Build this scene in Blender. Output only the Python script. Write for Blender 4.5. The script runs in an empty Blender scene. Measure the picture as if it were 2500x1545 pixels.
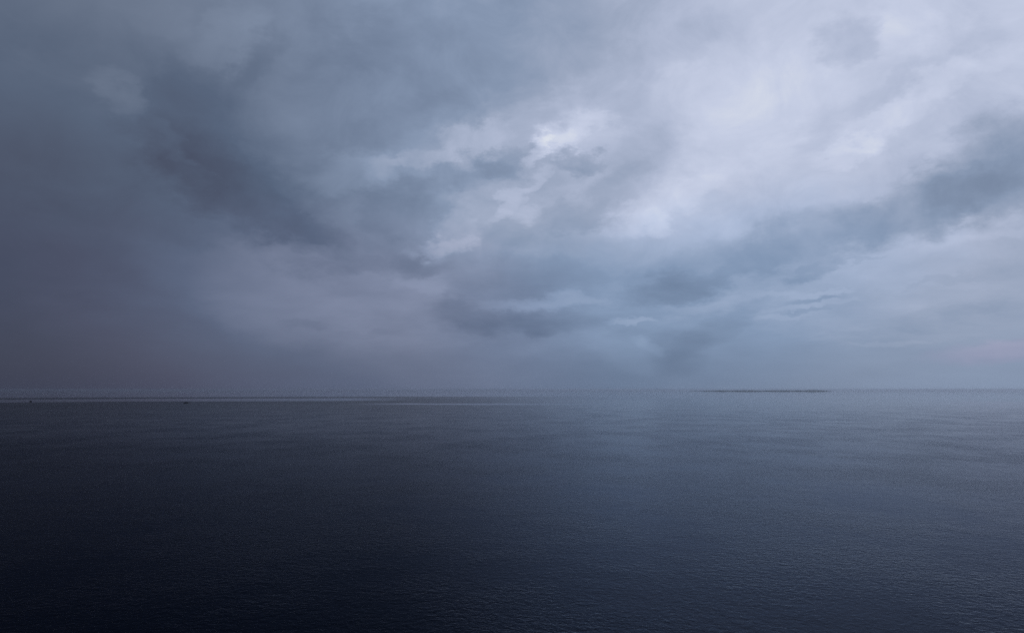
import bpy, bmesh, math, random
from mathutils import Vector, noise

scene = bpy.context.scene
R = math.radians

# ------------------------------------------------------------------ camera
EYE = 60.0                                   # the viewpoint stands 60 m above the sea
cam_data = bpy.data.cameras.new('camera')
cam_data.sensor_width = 36.0
cam_data.lens = 36.0 * 1925 / 2500           # about 66 degrees across
cam_data.clip_start = 0.5
cam_data.clip_end = 300000.0
cam = bpy.data.objects.new('camera', cam_data)
scene.collection.objects.link(cam)
cam.location = (0, 0, EYE)
cam.rotation_euler = (R(90) + math.atan((950 - 772.5) / 1925), 0, 0)
scene.camera = cam

# ------------------------------------------------------------------ view and render settings
vs = scene.view_settings
vs.view_transform = 'Standard'
vs.look = 'None'
vs.exposure = 0.0
vs.gamma = 1.0
vs.use_curve_mapping = False
scene.render.engine = 'CYCLES'
scene.cycles.use_denoising = False
scene.cycles.max_bounces = 3
scene.cycles.volume_bounces = 1

# ------------------------------------------------------------------ node helper
def srgb(r, g, b):
    f = lambda c: (c / 255 / 12.92) if c <= 10.3 else ((c / 255 + 0.055) / 1.055) ** 2.4
    return (f(r), f(g), f(b), 1.0)

class Graph:
    def __init__(self, tree):
        self.t = tree
        tree.nodes.clear()
    def node(self, kind, **kw):
        n = self.t.nodes.new(kind)
        for k, v in kw.items():
            setattr(n, k, v)
        return n
    def put(self, sock, val):
        if hasattr(val, 'is_output') or isinstance(val, bpy.types.NodeSocket):
            self.t.links.new(val, sock)
        else:
            sock.default_value = val
    def math(self, op, a, b=None, c=None, clamp=False):
        n = self.node('ShaderNodeMath', operation=op, use_clamp=clamp)
        for i, v in enumerate((a, b, c)):
            if v is not None:
                self.put(n.inputs[i], v)
        return n.outputs[0]
    def vmath(self, op, a, b=None, scale=None):
        n = self.node('ShaderNodeVectorMath', operation=op)
        self.put(n.inputs[0], a)
        if b is not None:
            self.put(n.inputs[1], b)
        if scale is not None:
            self.put(n.inputs['Scale'], scale)
        return n.outputs['Value'] if op in ('LENGTH', 'DOT_PRODUCT') else n.outputs['Vector']
    def ramp(self, v, a, b, c=0.0, d=1.0, smooth=True):
        n = self.node('ShaderNodeMapRange', interpolation_type='SMOOTHSTEP' if smooth else 'LINEAR')
        n.clamp = True
        for i, x in enumerate((v, a, b, c, d)):
            self.put(n.inputs[i], x)
        return n.outputs[0]
    def xyz(self, x, y, z=0.0):
        n = self.node('ShaderNodeCombineXYZ')
        for i, v in enumerate((x, y, z)):
            self.put(n.inputs[i], v)
        return n.outputs[0]
    def noise(self, vec, scale, detail=3.0, rough=0.5, color=False, distortion=0.0):
        n = self.node('ShaderNodeTexNoise', noise_dimensions='3D')
        self.put(n.inputs['Vector'], vec)
        n.inputs['Scale'].default_value = scale
        n.inputs['Detail'].default_value = detail
        n.inputs['Roughness'].default_value = rough
        n.inputs['Distortion'].default_value = distortion
        return n.outputs['Color'] if color else n.outputs['Fac']
    def curve(self, v, pts):
        n = self.node('ShaderNodeFloatCurve')
        m = n.mapping
        c = m.curves[0]
        m.use_clip = False
        while len(c.points) < len(pts):
            c.points.new(0.5, 0.5)
        for p, (x, y) in zip(c.points, pts):
            p.location = (x, y)
            p.handle_type = 'AUTO_CLAMPED'
        m.update()
        self.put(n.inputs['Value'], v)
        return n.outputs[0]
    def mixf(self, f, a, b):
        n = self.node('ShaderNodeMix', data_type='FLOAT')
        self.put(n.inputs[0], f); self.put(n.inputs[2], a); self.put(n.inputs[3], b)
        return n.outputs[0]
    def mixc(self, f, a, b, blend='MIX'):
        n = self.node('ShaderNodeMix', data_type='RGBA', blend_type=blend)
        self.put(n.inputs[0], f); self.put(n.inputs[6], a); self.put(n.inputs[7], b)
        return n.outputs[2]
    def blob(self, vec, az, el, rx, ry, ang, edge, amp):
        """a soft cloud patch: azimuth, elevation, half sizes and tilt in degrees; vec = (azimuth, elevation, 1)"""
        c, s_ = math.cos(R(ang)), math.sin(R(ang))
        rx, ry = rx * 0.95, ry * 0.95
        u = self.vmath('DOT_PRODUCT', vec, (c / rx, s_ / rx, -(az * c + el * s_) / rx))
        v = self.vmath('DOT_PRODUCT', vec, (-s_ / ry, c / ry, (az * s_ - el * c) / ry))
        r2 = self.math('MULTIPLY_ADD', u, u, self.math('MULTIPLY', v, v))
        return self.ramp(r2, 1.0, (1 - min(edge, 0.97)) ** 2, 0.0, amp)

# ------------------------------------------------------------------ world: overcast storm sky
SUN_EL, SUN_AZ = 58.0, 140.0                 # azimuth clockwise from the view direction (+Y)
world = bpy.data.worlds.new('World')
scene.world = world
world.use_nodes = True
W = Graph(world.node_tree)
tc = W.node('ShaderNodeTexCoord')
D = tc.outputs['Generated']
sp = W.node('ShaderNodeSeparateXYZ'); W.put(sp.inputs[0], D)
dx, dy, dz = sp.outputs
zpos = W.math('MAXIMUM', dz, 0.0)
el = W.math('MULTIPLY', W.math('ARCSINE', zpos), 57.29578)
az = W.math('MULTIPLY', W.math('ARCTAN2', dx, dy), 57.29578)
P0 = W.xyz(az, el, 1.0)

# the cloud deck overhead, seen in perspective: distances stretch towards the horizon
inv = W.math('DIVIDE', 1.0, W.math('ADD', zpos, 0.10))
deck = W.xyz(W.math('MULTIPLY', dx, inv), W.math('MULTIPLY', dy, inv), 0.0)
# clouds near the horizon are squashed flat
flat = W.vmath('MULTIPLY', D, (1.0, 1.0, 1.8))

w1 = W.vmath('SUBTRACT', W.noise(flat, 5.0, 2, 0.5, True), (0.5, 0.5, 0.5))
w2 = W.vmath('SUBTRACT', W.noise(flat, 20.0, 6, 0.62, True), (0.5, 0.5, 0.5))
warp = W.vmath('ADD', W.vmath('MULTIPLY', w1, (4.0, 2.6, 0.0)), W.vmath('MULTIPLY', w2, (4.2, 3.2, 0.0)))
calm = W.ramp(el, 0.0, 10.0, 0.35, 1.1)       # less ragged low down
P = W.vmath('ADD', P0, W.vmath('SCALE', warp, scale=calm))

# large-scale brightness (display units 0..1) by bearing, for a few elevations
s = W.math('DIVIDE', dx, W.math('SQRT', W.math('ADD', W.math('MULTIPLY', dx, dx), W.math('ADD', W.math('MULTIPLY', dy, dy), 1e-5))))
s01 = W.math('MULTIPLY_ADD', s, 0.5, 0.5)
XS = (0.0, 0.228, 0.343, 0.5, 0.658, 0.772, 1.0)
ROWS = [
    (0.0,  (52, 58, 85, 116, 135, 147, 140)),
    (7.0,  (60, 69, 104, 140, 163, 168, 155)),
    (13.0, (74, 81, 107, 168, 191, 186, 170)),
    (19.5, (90, 99, 120, 171, 199, 198, 182)),
    (27.0, (105, 117, 129, 169, 196, 203, 190)),
    (50.0, (98, 110, 128, 155, 175, 180, 170)),
]
base = None
for i, (e, vals) in enumerate(ROWS):
    c = W.curve(s01, [(x, v / 255) for x, v in zip(XS, vals)])
    base = c if base is None else W.mixf(W.ramp(W.math('ADD', el, 0.0), ROWS[i - 1][0], e), base, c)

BLOBS = [   # azimuth, elevation, half length, half height, tilt (degrees), brightness step, edge softness
    (-18.6, 13.0, 10.00, 3.95, -30, -12, 0.83),
    (-22.3, 17.7, 7.00, 4.53, -16, -12, 1.00),
    (-15.0, 10.4, 5.05, 1.78, -11, -10, 1.00),
    (-21.5, 14.1, 6.11, 3.02, -21, -6, 1.00),
    (-27.8, 18.6, 2.90, 1.16, -27, 9, 1.00),
    (-23.6, 16.2, 2.18, 0.92, -32, 9, 1.00),
    (-22.6, 14.8, 1.98, 1.10, -37, 6, 1.00),
    (-21.0, 23.3, 4.40, 1.85, 33, 9, 1.00),
    (-19.4, 22.3, 3.32, 1.45, 41, -8, 1.00),
    (-25.4, 23.6, 3.02, 1.85, 10, 5, 1.00),
    (-13.2, 6.2, 11.35, 5.57, -14, 10, 1.00),
    (-15.0, 9.4, 3.11, 1.15, -3, 9, 0.90),
    (-18.3, 6.6, 10.80, 3.15, -18, 8, 0.52),
    (-17.8, 11.8, 8.58, 2.56, -24, -6, 0.60),
    (-17.2, 17.2, 12.24, 6.31, -17, -5, 1.00),
    (-24.1, 3.6, 10.57, 3.60, -7, 4, 1.00),
    (-17.2, 18.0, 3.90, 4.20, 5, 5, 1.00),
    (-2.8, 23.5, 16.46, 5.53, 13, -21, 0.60),
    (-10.9, 20.5, 5.86, 2.88, 4, 9, 1.00),
    (-5.0, 19.3, 12.49, 1.89, 14, -8, 1.00),
    (-12.1, 15.4, 5.27, 2.19, 12, 12, 1.00),
    (-2.8, 17.5, 3.93, 1.33, 14, 18, 1.00),
    (-9.3, 15.6, 3.53, 1.29, -5, 14, 1.00),
    (-6.5, 16.4, 3.61, 0.78, 9, 12, 1.00),
    (3.7, 17.5, 2.82, 1.30, 19, 23, 1.00),
    (6.1, 19.0, 2.68, 1.20, 9, 17, 1.00),
    (1.9, 16.6, 2.35, 0.64, 35, 26, 1.00),
    (5.4, 18.1, 4.43, 2.52, 17, 9, 1.00),
    (-0.6, 15.9, 3.94, 1.35, 11, -22, 0.90),
    (-2.5, 15.0, 3.64, 1.42, 1, -14, 1.00),
    (-6.5, 14.9, 4.18, 1.56, -6, -16, 0.90),
    (4.9, 16.2, 3.31, 0.95, 2, -22, 0.68),
    (3.5, 15.1, 3.59, 1.43, 18, -8, 1.00),
    (0.8, 13.9, 4.44, 0.77, 38, 17, 1.00),
    (1.0, 12.3, 1.82, 1.05, 9, 14, 1.00),
    (-4.2, 11.1, 3.29, 1.83, 44, 15, 1.00),
    (-5.0, 10.1, 2.72, 0.88, 11, 12, 1.00),
    (-7.8, 12.6, 5.03, 2.60, -8, -17, 1.00),
    (-8.9, 9.8, 4.40, 2.06, -18, -8, 1.00),
    (5.2, 12.4, 3.90, 1.60, 9, -15, 0.90),
    (-0.7, 11.1, 4.55, 1.76, 0, -8, 1.00),
    (11.3, 13.3, 7.38, 1.74, 25, 15, 1.00),
    (9.4, 12.3, 3.81, 1.27, 13, 8, 1.00),
    (10.1, 17.2, 3.24, 2.73, -3, -8, 1.00),
    (8.3, 14.7, 3.47, 1.45, 27, -12, 1.00),
    (15.9, 20.7, 5.96, 4.01, 13, 9, 1.00),
    (17.8, 18.4, 7.44, 4.60, 14, 6, 1.00),
    (12.5, 23.8, 4.34, 2.16, 23, -10, 1.00),
    (7.5, 22.8, 4.06, 2.92, 15, -8, 1.00),
    (23.9, 22.7, 3.08, 2.01, -9, -20, 1.00),
    (27.6, 22.7, 2.86, 2.26, 20, 8, 1.00),
    (31.9, 21.4, 2.15, 2.29, -30, -9, 1.00),
    (30.3, 19.5, 4.27, 1.49, 19, 12, 1.00),
    (26.9, 19.3, 4.50, 1.04, 28, -8, 1.00),
    (26.6, 17.3, 4.89, 1.30, 17, 13, 1.00),
    (23.7, 15.7, 3.95, 0.96, 14, 15, 0.90),
    (21.9, 17.2, 3.46, 1.09, 30, -6, 1.00),
    (32.6, 13.5, 6.69, 4.24, 24, -41, 1.00),
    (27.8, 11.7, 7.68, 2.64, 18, -24, 1.00),
    (21.1, 10.1, 8.58, 2.65, 15, -17, 1.00),
    (14.2, 8.7, 7.90, 2.32, 12, -13, 1.00),
    (31.3, 9.6, 4.82, 1.28, 10, 10, 1.00),
    (26.2, 7.8, 7.31, 2.42, 2, 7, 1.00),
    (11.7, 7.4, 4.93, 1.53, 9, -17, 1.00),
    (1.0, 7.8, 6.36, 2.09, 4, -13, 1.00),
    (-1.8, 4.9, 5.75, 1.99, -6, -12, 1.00),
    (-3.1, 5.1, 3.63, 1.21, -20, -8, 1.00),
    (1.1, 5.0, 6.06, 1.21, 6, -8, 1.00),
    (3.8, 5.0, 6.03, 1.02, 4, -8, 1.00),
    (2.6, 6.3, 6.94, 0.66, 5, 12, 1.00),
    (8.9, 5.1, 2.22, 0.30, -1, 16, 0.90),
    (18.7, 6.8, 3.26, 0.40, 4, 7, 1.00),
    (20.9, 6.1, 2.52, 0.39, -0, -12, 1.00),
    (20.4, 5.3, 2.14, 0.25, -2, -10, 0.90),
    (21.1, 5.7, 4.49, 0.34, -0, 8, 0.90),
    (21.4, 6.5, 2.90, 0.34, -0, 9, 0.90),
    (19.2, 5.1, 3.79, 0.40, 0, 7, 1.00),
    (20.8, 8.2, 2.37, 0.51, 10, -10, 1.00),
    (23.7, 8.3, 2.29, 0.27, 1, -8, 1.00),
    (17.0, 7.9, 4.40, 0.63, 16, 6, 1.00),
    (28.6, 6.4, 3.50, 0.32, 6, -5, 1.00),
    (30.4, 4.9, 4.51, 0.52, 6, -5, 1.00),
    (8.3, 2.8, 3.88, 1.79, -20, 9, 1.00),
    (10.0, 3.1, 1.78, 0.59, -26, 9, 0.90),
    (11.9, 2.9, 2.91, 2.25, 30, -11, 1.00),
    (14.6, 4.4, 4.83, 1.29, 32, -11, 1.00),
    (13.3, 6.2, 3.44, 0.82, 11, 8, 1.00),
    (7.8, 1.2, 10.63, 2.41, -0, -6, 1.00),
    (-6.5, 7.1, 2.70, 1.07, 1, 10, 0.90),
    (-6.2, 8.7, 3.00, 1.06, 1, -9, 1.00),
    (-10.3, 8.6, 2.91, 0.89, -19, -8, 1.00),
    (-12.1, 8.2, 3.48, 0.64, -3, -5, 1.00),
    (-15.0, 4.7, 2.27, 0.41, 1, -6, 1.00),
    (-10.6, 3.8, 3.82, 0.42, 3, -4, 1.00),
    (31.3, 2.4, 3.33, 0.57, 2, 6, 1.00),
    (25.7, 2.8, 2.96, 0.25, 2, 7, 1.00),
    (24.9, 3.6, 4.99, 0.33, 3, -4, 1.00),
]
L = base
for a_, e_, rx, ry, t_, amp, ed in BLOBS:
    L = W.math('ADD', L, W.blob(P, a_, e_, rx, ry, t_, ed, 0.82 * amp / 255))

# broken texture of the deck: perspective streaks and soft puffs overhead, flat layers near the horizon
up = W.ramp(el, 4.0, 13.0)
tex_hi = W.noise(W.vmath('MULTIPLY', deck, (1.0, 0.6, 1.0)), 2.0, 5, 0.5, distortion=0.4)
puff = W.noise(W.vmath('MULTIPLY', D, (1.0, 1.0, 1.25)), 11.0, 8, 0.62, distortion=0.5)
tex_lo = W.noise(W.vmath('MULTIPLY', D, (1.0, 1.0, 3.4)), 12.0, 6, 0.55)
hi = W.math('ADD', W.math('MULTIPLY', W.math('SUBTRACT', tex_hi, 0.5), 0.7), W.math('MULTIPLY', W.math('SUBTRACT', puff, 0.5), 1.0))
lo = W.math('SUBTRACT', tex_lo, 0.5)
tex = W.mixf(up, W.math('MULTIPLY', lo, 0.75), hi)
amt = W.ramp(s, -0.5, 0.05, 0.07, 0.19)
amt = W.math('MULTIPLY', amt, W.ramp(el, 0.0, 6.0, 0.3, 1.0))
L = W.math('MULTIPLY_ADD', tex, amt, L)

cr = W.node('ShaderNodeValToRGB')
STOPS = [(10, (8, 10, 16)), (50, (47, 53, 72)), (75, (70, 78, 100)), (98, (85, 100, 125)), (122, (110, 125, 150)),
         (150, (136, 152, 178)), (168, (158, 170, 194)), (185, (177, 187, 211)), (208, (200, 208, 230)), (235, (231, 235, 240))]
els = cr.color_ramp.elements
while len(els) < len(STOPS):
    els.new(0.5)
for q, (l, c) in zip(els, STOPS):
    q.position = l / 255
for q, (l, c) in zip(els, STOPS):
    q.color = srgb(*c)
W.put(cr.inputs[0], L)
col = cr.outputs[0]
# falling rain low on the left is a warmer, purplish grey; open air low on the right a clearer blue
rain = W.blob(P, -17.0, 3.0, 28.0, 12.0, 0, 0.9, 0.9)
col = W.mixc(rain, col, W.mixc(1.0, col, (1.12, 0.99, 1.0, 1), 'MULTIPLY'))
lee = W.math('MULTIPLY', W.ramp(s, -0.1, -0.55), W.ramp(el, 5.0, 15.0))
col = W.mixc(lee, col, W.mixc(1.0, col, (1.07, 1.0, 0.93, 1), 'MULTIPLY'))
blue = W.blob(P, 12.0, 6.0, 22.0, 9.0, 10, 0.8, 0.7)
col = W.mixc(blue, col, W.mixc(1.0, col, (0.90, 1.0, 1.07, 1), 'MULTIPLY'))
rose = W.blob(P, 33.0, 2.4, 7.0, 0.9, 3, 0.9, 0.65)
col = W.mixc(rose, col, W.mixc(1.0, col, (1.17, 0.98, 1.02, 1), 'MULTIPLY'))
# clear sky above the deck, a little of which filters through
sky = W.node('ShaderNodeTexSky', sky_type='NISHITA')
sky.sun_disc = False
sky.sun_elevation = R(SUN_EL)
sky.sun_rotation = R(SUN_AZ)
sky.altitude = 60
clear = W.vmath('SCALE', sky.outputs[0], scale=0.06)
col = W.mixc(0.96, clear, col)
bg = W.node('ShaderNodeBackground')
W.put(bg.inputs['Color'], col)
bg.inputs['Strength'].default_value = 1.0
out = W.node('ShaderNodeOutputWorld')
W.put(out.inputs['Surface'], bg.outputs[0])
world.cycles.sampling_method = 'NONE'      # a smooth sky: found by the bounced rays themselves

# ------------------------------------------------------------------ sun, veiled by the overcast
sun_data = bpy.data.lights.new('sun', 'SUN')
sun_data.energy = 0.5
sun_data.angle = R(40)
sun_data.color = (1.0, 0.96, 0.9)
sun = bpy.data.objects.new('sun', sun_data)
scene.collection.objects.link(sun)
sd = Vector((math.sin(R(SUN_AZ)) * math.cos(R(SUN_EL)), math.cos(R(SUN_AZ)) * math.cos(R(SUN_EL)), math.sin(R(SUN_EL))))
sun.rotation_euler = sd.to_track_quat('Z', 'Y').to_euler()
sun.location = sd * 500

# ------------------------------------------------------------------ materials
def new_mat(name):
    m = bpy.data.materials.new(name)
    m.use_nodes = True
    g = Graph(m.node_tree)
    p = g.node('ShaderNodeBsdfPrincipled')
    o = g.node('ShaderNodeOutputMaterial')
    g.put(o.inputs['Surface'], p.outputs[0])
    g.out = o
    return m, g, p

def simple_mat(name, c1, c2, scale, rough):
    m, g, p = new_mat(name)
    t = g.node('ShaderNodeTexCoord')
    n = g.noise(t.outputs['Object'], scale, 4, 0.6)
    g.put(p.inputs['Base Color'], g.mixc(n, (*c1, 1), (*c2, 1)))
    p.inputs['Roughness'].default_value = rough
    return m

def sea_material():
    m, g, p = new_mat('sea_water')
    t = g.node('ShaderNodeTexCoord')
    pos = t.outputs['Object']
    s_ = g.node('ShaderNodeSeparateXYZ'); g.put(s_.inputs[0], pos)
    x, y = s_.outputs[0], s_.outputs[1]
    r = g.math('SQRT', g.math('ADD', g.math('MULTIPLY', x, x), g.math('MULTIPLY', y, y)))
    bearing = g.math('MULTIPLY', g.math('ARCTAN2', x, y), 57.29578)
    # wind-roughened water, with calm slicks that mirror the low sky
    gust = g.noise(g.vmath('MULTIPLY', pos, (0.0004, 0.0012, 0.0)), 1.0, 4, 0.55)
    rough = g.math('ADD', g.ramp(gust, 0.3, 0.7, 0.095, 0.125), g.ramp(bearing, 1.0, -12.0, 0.0, 0.04))
    wob = g.math('MULTIPLY', g.math('SUBTRACT', g.noise(g.vmath('MULTIPLY', pos, (0.0005, 0.0003, 0.0)), 1.0, 4, 0.6), 0.5), 1300.0)
    rr = g.math('ADD', r, wob)
    far = g.math('MAXIMUM', g.ramp(rr, 6200.0, 6900.0), g.math('MULTIPLY', g.ramp(rr, 800.0, 7000.0), g.ramp(bearing, -3.0, 9.0)))
    slick = g.math('MULTIPLY', g.ramp(rr, 4150.0, 4350.0), g.ramp(rr, 5500.0, 5300.0))
    slick = g.math('MULTIPLY', slick, g.ramp(bearing, -6.0, -12.0))
    thin = g.math('MULTIPLY', g.ramp(rr, 3000.0, 3150.0), g.ramp(rr, 3450.0, 3300.0))
    thin = g.math('MULTIPLY', thin, g.math('MULTIPLY', g.ramp(bearing, -13.0, -6.0), g.ramp(bearing, 14.0, 3.0)))
    calm_ = g.math('MAXIMUM', far, g.math('MAXIMUM', g.math('MULTIPLY', slick, 0.92), g.math('MULTIPLY', thin, 0.95)))
    rough = g.mixf(calm_, rough, 0.03)
    # wind waves: crests run across the view, a little askew
    mp = g.node('ShaderNodeMapping')
    g.put(mp.inputs['Vector'], pos)
    mp.inputs['Rotation'].default_value = (0, 0, R(14))
    q = mp.outputs[0]
    h0 = g.noise(g.vmath('MULTIPLY', q, (0.035, 0.05, 0.0)), 1.0, 2, 0.5)
    h1 = g.noise(g.vmath('MULTIPLY', q, (0.42, 0.36, 0.0)), 1.0, 3, 0.55, distortion=0.6)
    h2 = g.noise(g.vmath('MULTIPLY', q, (1.25, 1.0, 0.0)), 1.0, 3, 0.6, distortion=0.3)
    patch = g.ramp(g.noise(g.vmath('MULTIPLY', pos, (0.012, 0.008, 0.0)), 1.0, 4, 0.6), 0.3, 0.7, 0.4, 1.25)
    h = g.math('ADD', g.math('MULTIPLY', h1, 0.55), g.math('MULTIPLY', h2, 0.24))
    h = g.math('MULTIPLY_ADD', h0, 0.3, g.math('MULTIPLY', h, patch))
    b = g.node('ShaderNodeBump')
    g.put(b.inputs['Strength'], g.ramp(r, 900.0, 5000.0, 1.0, 0.0, smooth=False))
    b.inputs['Distance'].default_value = 0.75
    g.put(b.inputs['Height'], h)
    # the sky mirrored more and more strongly towards grazing; steeper looks take the blue of deep water
    g.t.nodes.remove(p)
    fr = g.node('ShaderNodeFresnel')
    fr.inputs['IOR'].default_value = 1.074
    g.put(fr.inputs['Normal'], b.outputs[0])
    tint = g.mixc(g.math('MULTIPLY', fr.outputs[0], 1.5, clamp=True), (0.62, 0.74, 1.0, 1), (1, 1, 1, 1))
    gl = g.node('ShaderNodeBsdfGlossy', distribution='GGX')
    g.put(gl.inputs['Color'], tint)
    g.put(gl.inputs['Roughness'], rough)
    g.put(gl.inputs['Normal'], b.outputs[0])
    deep = g.node('ShaderNodeBsdfDiffuse')
    deep.inputs['Color'].default_value = (0.0006, 0.0013, 0.004, 1)
    mx = g.node('ShaderNodeMixShader')
    # mirrored light dimmed leftwards by bearing and distance, standing in for lens falloff
    left_dim = g.math('MULTIPLY', g.ramp(bearing, 10.0, -11.0), g.math('SUBTRACT', 1.0, calm_))
    g.put(mx.inputs[0], g.math('MULTIPLY', fr.outputs[0], g.math('MULTIPLY_ADD', left_dim, g.math('ADD', g.ramp(r, 200.0, 1200.0, -0.58, -0.40, smooth=False), g.ramp(r, 1500.0, 3600.0, 0.0, -0.20, smooth=False)), 1.0)))
    g.put(mx.inputs[1], deep.outputs[0])
    g.put(mx.inputs[2], gl.outputs[0])
    g.put(g.out.inputs['Surface'], mx.outputs[0])
    return m

# ------------------------------------------------------------------ helpers for objects
def link(name, mesh, mat, parent=None, smooth=False):
    o = bpy.data.objects.new(name, mesh)
    scene.collection.objects.link(o)
    if mat:
        mesh.materials.append(mat)
    if parent:
        o.parent = parent
    if smooth:
        mesh.polygons.foreach_set('use_smooth', [True] * len(mesh.polygons))
    return o

def from_bm(name, bm, mat, parent=None, smooth=False):
    me = bpy.data.meshes.new(name)
    bm.normal_update()
    bm.to_mesh(me)
    bm.free()
    return link(name, me, mat, parent, smooth)

# ------------------------------------------------------------------ the sea, out to the horizon
def build_sea():
    verts, faces = [(0, 0, 0)], []
    seg = 256
    radii = [60, 150, 300, 600, 1200, 2500, 5000, 9000, 15000, 24000, 40000, 60000]
    for rad in radii:
        for k in range(seg):
            a = 2 * math.pi * k / seg
            verts.append((rad * math.sin(a), rad * math.cos(a), 0))
    for k in range(seg):
        faces.append((0, 1 + (k + 1) % seg, 1 + k))
    for i in range(len(radii) - 1):
        for k in range(seg):
            a, b = 1 + i * seg + k, 1 + i * seg + (k + 1) % seg
            faces.append((a, b, b + seg, a + seg))
    me = bpy.data.meshes.new('sea')
    me.from_pydata(verts, [], faces)
    o = link('sea', me, sea_material())
    o['kind'] = 'structure'
    o['label'] = 'dark blue rippled sea under the storm sky'
build_sea()

# ------------------------------------------------------------------ the low island on the horizon
def build_island():
    rnd = random.Random(4)
    y0 = 24500.0
    # skyline of the tree tops: (distance along the shore, height) in metres
    prof = [(5430, 0), (5640, 8), (5960, 14), (6300, 27), (6480, 38), (6740, 27), (7010, 38), (7190, 40), (7430, 36), (7590, 26),
            (7820, 20), (8050, 35), (8130, 38), (8250, 30), (8400, 41), (8560, 33), (8720, 27), (8860, 37), (9110, 34),
            (9280, 50), (9400, 45), (9490, 33), (9570, 42), (9670, 22), (9810, 9), (9930, 0)]
    def top(x):
        for (a, ha), (b, hb) in zip(prof, prof[1:]):
            if a <= x <= b:
                return 0.8 * (ha + (hb - ha) * (x - a) / (b - a))
        return 0.0
    nx, ny = 220, 30
    x0, x1 = prof[0][0], prof[-1][0]
    def half(x):
        u = (x - x0) / (x1 - x0)
        return 60 + 620 * math.sin(math.pi * u) ** 0.6 * (0.8 + 0.3 * noise.noise((x * 0.0016, 3.1, 0)))
    def ground(x, v):
        dome = max(0.0, 1 - v * v) ** 0.7
        n = noise.fractal((x * 0.004, v * 2.2, 1.7), 0.6, 2.0, 4)
        return -1.2 + (1.6 + max(0.0, top(x) - 13) * 0.9) * dome * (1 + 0.18 * n)
    verts, faces = [], []
    for i in range(nx + 1):
        x = x0 + (x1 - x0) * i / nx
        for j in range(ny + 1):
            v = -1 + 2 * j / ny
            verts.append((x, y0 + v * half(x) + 40 * noise.noise((x * 0.003, 9.0, 0)), ground(x, v)))
    for i in range(nx):
        for j in range(ny):
            a = i * (ny + 1) + j
            faces.append((a, a + ny + 1, a + ny + 2, a + 1))
    me = bpy.data.meshes.new('island')
    me.from_pydata(verts, [], faces)
    m, g, p = new_mat('island_ground')
    t = g.node('ShaderNodeTexCoord')
    s_ = g.node('ShaderNodeSeparateXYZ'); g.put(s_.inputs[0], t.outputs['Object'])
    n = g.noise(g.vmath('SCALE', t.outputs['Object'], scale=0.01), 1.0, 4, 0.6)
    scrub = g.mixc(n, (0.04, 0.055, 0.045, 1), (0.06, 0.075, 0.06, 1))
    hh = g.math('ADD', s_.outputs[2], g.math('MULTIPLY', n, -1.5))
    g.put(p.inputs['Base Color'], g.mixc(g.ramp(hh, -0.6, 0.6), (0.12, 0.12, 0.12, 1), scrub))
    p.inputs['Roughness'].default_value = 0.9
    o = link('island', me, m, smooth=True)
    o['kind'] = 'structure'
    o['label'] = 'long low dark island on the horizon'
    # the wood that covers it, too far off to count the trees
    ico = bmesh.new()
    bmesh.ops.create_icosphere(ico, subdivisions=1, radius=1.0)
    iv = [v.co.copy() for v in ico.verts]
    ifc = [[v.index for v in f.verts] for f in ico.faces]
    ico.free()
    verts, faces = [], []
    for k in range(2600):
        x = rnd.uniform(x0 + 60, x1 - 40)
        v = rnd.uniform(-0.92, 0.92)
        gz = ground(x, v)
        room = top(x) - gz
        if gz < 0.1 and rnd.random() < 0.5:
            continue
        hgt = max(4.0, min(rnd.uniform(9, 18), room * rnd.uniform(0.8, 1.05)))
        rad = rnd.uniform(7, 13)
        yy = y0 + v * half(x) + 40 * noise.noise((x * 0.003, 9.0, 0))
        b0 = len(verts)
        for c in iv:
            q = 1 + 0.35 * noise.noise((c.x * 2 + k, c.y * 2, c.z * 2))
            verts.append((x + c.x * rad * q, yy + c.y * rad * q, gz + hgt * 0.5 + c.z * hgt * 0.55 * q))
        faces += [[b0 + i for i in f] for f in ifc]
    me = bpy.data.meshes.new('island_woodland')
    me.from_pydata(verts, [], faces)
    w = link('island_woodland', me, simple_mat('woodland_foliage', (0.03, 0.05, 0.05), (0.05, 0.075, 0.075), 0.05, 0.85))
    w['kind'] = 'stuff'
    w['label'] = 'dark woodland covering the low island on the horizon'
build_island()

# ------------------------------------------------------------------ boats
hull_paint = simple_mat('dark_hull_paint', (0.006, 0.007, 0.010), (0.015, 0.016, 0.02), 2.0, 0.45)
deck_wood = simple_mat('weathered_deck_wood', (0.10, 0.075, 0.05), (0.17, 0.13, 0.09), 3.0, 0.7)
cabin_paint = simple_mat('dull_cabin_paint', (0.010, 0.011, 0.014), (0.02, 0.022, 0.026), 1.5, 0.5)
dark_glass = simple_mat('dark_window_glass', (0.01, 0.012, 0.015), (0.02, 0.022, 0.026), 1.0, 0.1)
spar_wood = simple_mat('spar_wood', (0.02, 0.016, 0.012), (0.04, 0.032, 0.024), 2.0, 0.6)
canvas = simple_mat('dark_canvas', (0.012, 0.013, 0.017), (0.022, 0.023, 0.027), 1.5, 0.9)

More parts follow.
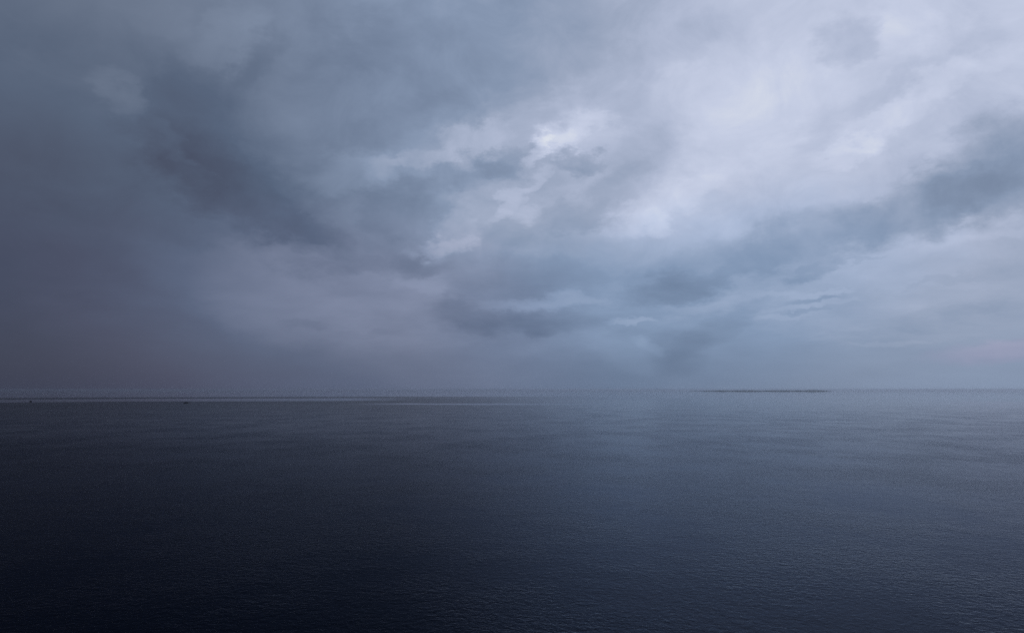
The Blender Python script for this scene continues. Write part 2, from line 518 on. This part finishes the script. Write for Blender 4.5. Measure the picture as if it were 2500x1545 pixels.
def hull_mesh(length, beam, depth, sheer, draft):
    """a boat hull: sections from stern to bow, open at the deck"""
    bm = bmesh.new()
    secs = []
    n = 14
    for i in range(n + 1):
        u = i / n
        full = (1 - max(0.0, (u - 0.45) / 0.55) ** 2.2) * (0.78 + 0.22 * min(1, u / 0.35))
        hb = max(0.02, beam / 2 * full)
        x = -length / 2 + length * u
        rim = depth - draft + sheer * (2 * u - 0.8) ** 2
        keel = -draft + (0.9 * draft) * max(0.0, (u - 0.75) / 0.25) ** 2
        ring = []
        for j in range(9):
            a = -1 + j / 4
            w = hb * math.copysign(abs(a) ** 0.55, a)
            z = keel + (rim - keel) * abs(a) ** 1.7
            ring.append(bm.verts.new((x + 0.12 * length * max(0, u - 0.8) * abs(a), w, z)))
        secs.append(ring)
    for a, b in zip(secs, secs[1:]):
        for j in range(8):
            bm.faces.new((a[j], b[j], b[j + 1], a[j + 1]))
    bm.faces.new(secs[0])
    return bm

def box_bm(cx, cy, cz, lx, ly, lz, taper=1.0, bev=0.06):
    bm = bmesh.new()
    bmesh.ops.create_cube(bm, size=1.0)
    for v in bm.verts:
        k = taper if v.co.z > 0 else 1.0
        v.co = Vector((cx + v.co.x * lx * k, cy + v.co.y * ly * k, cz + v.co.z * lz))
    bmesh.ops.bevel(bm, geom=list(bm.edges), offset=bev, segments=2, affect='EDGES')
    return bm

def tube_bm(pts, radii, seg=8):
    bm = bmesh.new()
    rings = []
    for i, (p, r) in enumerate(zip(pts, radii)):
        a = Vector(pts[max(0, i - 1)]); b = Vector(pts[min(len(pts) - 1, i + 1)])
        q = (b - a).to_track_quat('Z', 'Y')
        rings.append([bm.verts.new(Vector(p) + q @ Vector((r * math.cos(2 * math.pi * k / seg), r * math.sin(2 * math.pi * k / seg), 0))) for k in range(seg)])
    for a, b in zip(rings, rings[1:]):
        for k in range(seg):
            bm.faces.new((a[k], a[(k + 1) % seg], b[(k + 1) % seg], b[k]))
    bm.faces.new(rings[0][::-1]); bm.faces.new(rings[-1])
    return bm

def deck_bm(length, beam, z):
    bm = bmesh.new()
    top, bot = [], []
    n = 14
    for sgn in (1, -1):
        for i in (range(n + 1) if sgn > 0 else range(n, -1, -1)):
            u = 0.02 + 0.94 * i / n
            full = (1 - max(0.0, (u - 0.45) / 0.55) ** 2.2) * (0.78 + 0.22 * min(1, u / 0.35))
            y = sgn * max(0.02, beam / 2 * full * 0.9)
            x = -length / 2 + length * u
            top.append(bm.verts.new((x, y, z)))
            bot.append(bm.verts.new((x, y, z - 0.08)))
    bm.faces.new(top[::-1]); bm.faces.new(bot)
    m = len(top)
    for k in range(m):
        bm.faces.new((top[k], top[(k + 1) % m], bot[(k + 1) % m], bot[k]))
    return bm

def boat_root(name, loc, rz, label):
    e = bpy.data.objects.new(name, None)
    scene.collection.objects.link(e)
    e.location = loc
    e.rotation_euler = (0, 0, rz)
    e['label'] = label
    e['category'] = 'boat'
    return e

# the nearer boat, broadside on: long hull, wheelhouse and an awning over the after deck
t = boat_root('fishing_boat', (-1396, 3397, 0), R(184), 'dark long low boat broadside on the left sea, the larger of two')
t.scale = (1.25, 1.25, 1.45)
from_bm('hull', hull_mesh(15.0, 4.2, 2.9, 0.9, 0.8), hull_paint, t)
from_bm('deck', deck_bm(14.6, 4.0, 1.75), deck_wood, t)
c = from_bm('cabin', box_bm(-1.6, 0, 2.85, 6.4, 2.7, 2.2, 0.93), cabin_paint, t)
from_bm('roof', box_bm(-1.6, 0, 4.05, 7.2, 3.1, 0.18, 1.0, 0.04), cabin_paint, c)
for sgn in (1, -1):
    for k in range(4):
        from_bm('window', box_bm(-3.9 + k * 1.5, sgn * 1.33, 3.15, 0.9, 0.12, 0.7, 1.0, 0.02), dark_glass, c)
for k in (-0.7, 0.7):
    from_bm('windscreen', box_bm(1.53, k, 3.2, 0.12, 1.0, 0.75, 1.0, 0.02), dark_glass, c)
from_bm('mast', tube_bm([(1.0, 0, 4.1), (0.9, 0, 5.6), (0.85, 0, 6.6)], [0.09, 0.07, 0.04]), spar_wood, t)
from_bm('awning', box_bm(-6.0, 0, 3.75, 2.4, 2.9, 0.12, 0.97, 0.04), canvas, t)
for a in (-7.0, -5.2):
    for b in (-1.2, 1.2):
        from_bm('awning_post', tube_bm([(a, b, 1.7), (a, b, 3.72)], [0.05, 0.05]), spar_wood, t)
from_bm('rudder', box_bm(-7.5, 0, 0.0, 0.7, 0.12, 1.6, 1.0, 0.03), hull_paint, t)

# the farther boat, seen nearly end on, with a stubby mast and a rolled sail
t = boat_root('mast_boat', (-2336, 3850, 0), R(62), 'tiny dark boat seen end on near the left edge, the smaller of two')
t.scale = (1.3, 1.3, 1.3)
from_bm('hull', hull_mesh(8.5, 3.4, 2.6, 0.7, 0.6), hull_paint, t)
from_bm('deck', deck_bm(8.2, 3.2, 1.6), deck_wood, t)
c = from_bm('cabin', box_bm(-0.8, 0, 2.6, 3.2, 2.3, 2.1, 0.9), cabin_paint, t)
from_bm('roof', box_bm(-0.8, 0, 3.74, 3.5, 2.5, 0.16, 1.0, 0.04), cabin_paint, c)
for sgn in (1, -1):
    for k in range(2):
        from_bm('window', box_bm(-1.5 + k * 1.4, sgn * 1.13, 2.85, 0.8, 0.12, 0.6, 1.0, 0.02), dark_glass, c)
from_bm('mast', tube_bm([(1.6, 0, 1.5), (1.6, 0, 5.0), (1.55, 0, 8.4)], [0.14, 0.11, 0.06]), spar_wood, t)
b = from_bm('boom', tube_bm([(1.5, 0, 4.1), (-2.8, 0, 4.5)], [0.08, 0.06]), spar_wood, t)
from_bm('rolled_sail', tube_bm([(1.3, 0, 4.35), (0.2, 0, 4.55), (-1.2, 0, 4.65), (-2.6, 0, 4.72)], [0.22, 0.36, 0.30, 0.14]), canvas, b)

# ------------------------------------------------------------------ moist air over the sea
def build_haze():
    bm = bmesh.new()
    bmesh.ops.create_cube(bm, size=1.0)
    for v in bm.verts:
        v.co = Vector((v.co.x * 130000, v.co.y * 130000, -1.0 if v.co.z < 0 else 72.0))
    m = bpy.data.materials.new('moist_air')
    m.use_nodes = True
    g = Graph(m.node_tree)
    p = g.node('ShaderNodeVolumePrincipled')
    p.inputs['Color'].default_value = (0.89, 0.90, 0.93, 1)
    p.inputs['Density'].default_value = HAZE
    p.inputs['Anisotropy'].default_value = 0.9
    o = g.node('ShaderNodeOutputMaterial')
    g.put(o.inputs['Volume'], p.outputs[0])
    h = from_bm('haze', bm, m)
    h['kind'] = 'stuff'
    h['label'] = 'pale moist air over the sea'
HAZE = 2.7e-5
build_haze()
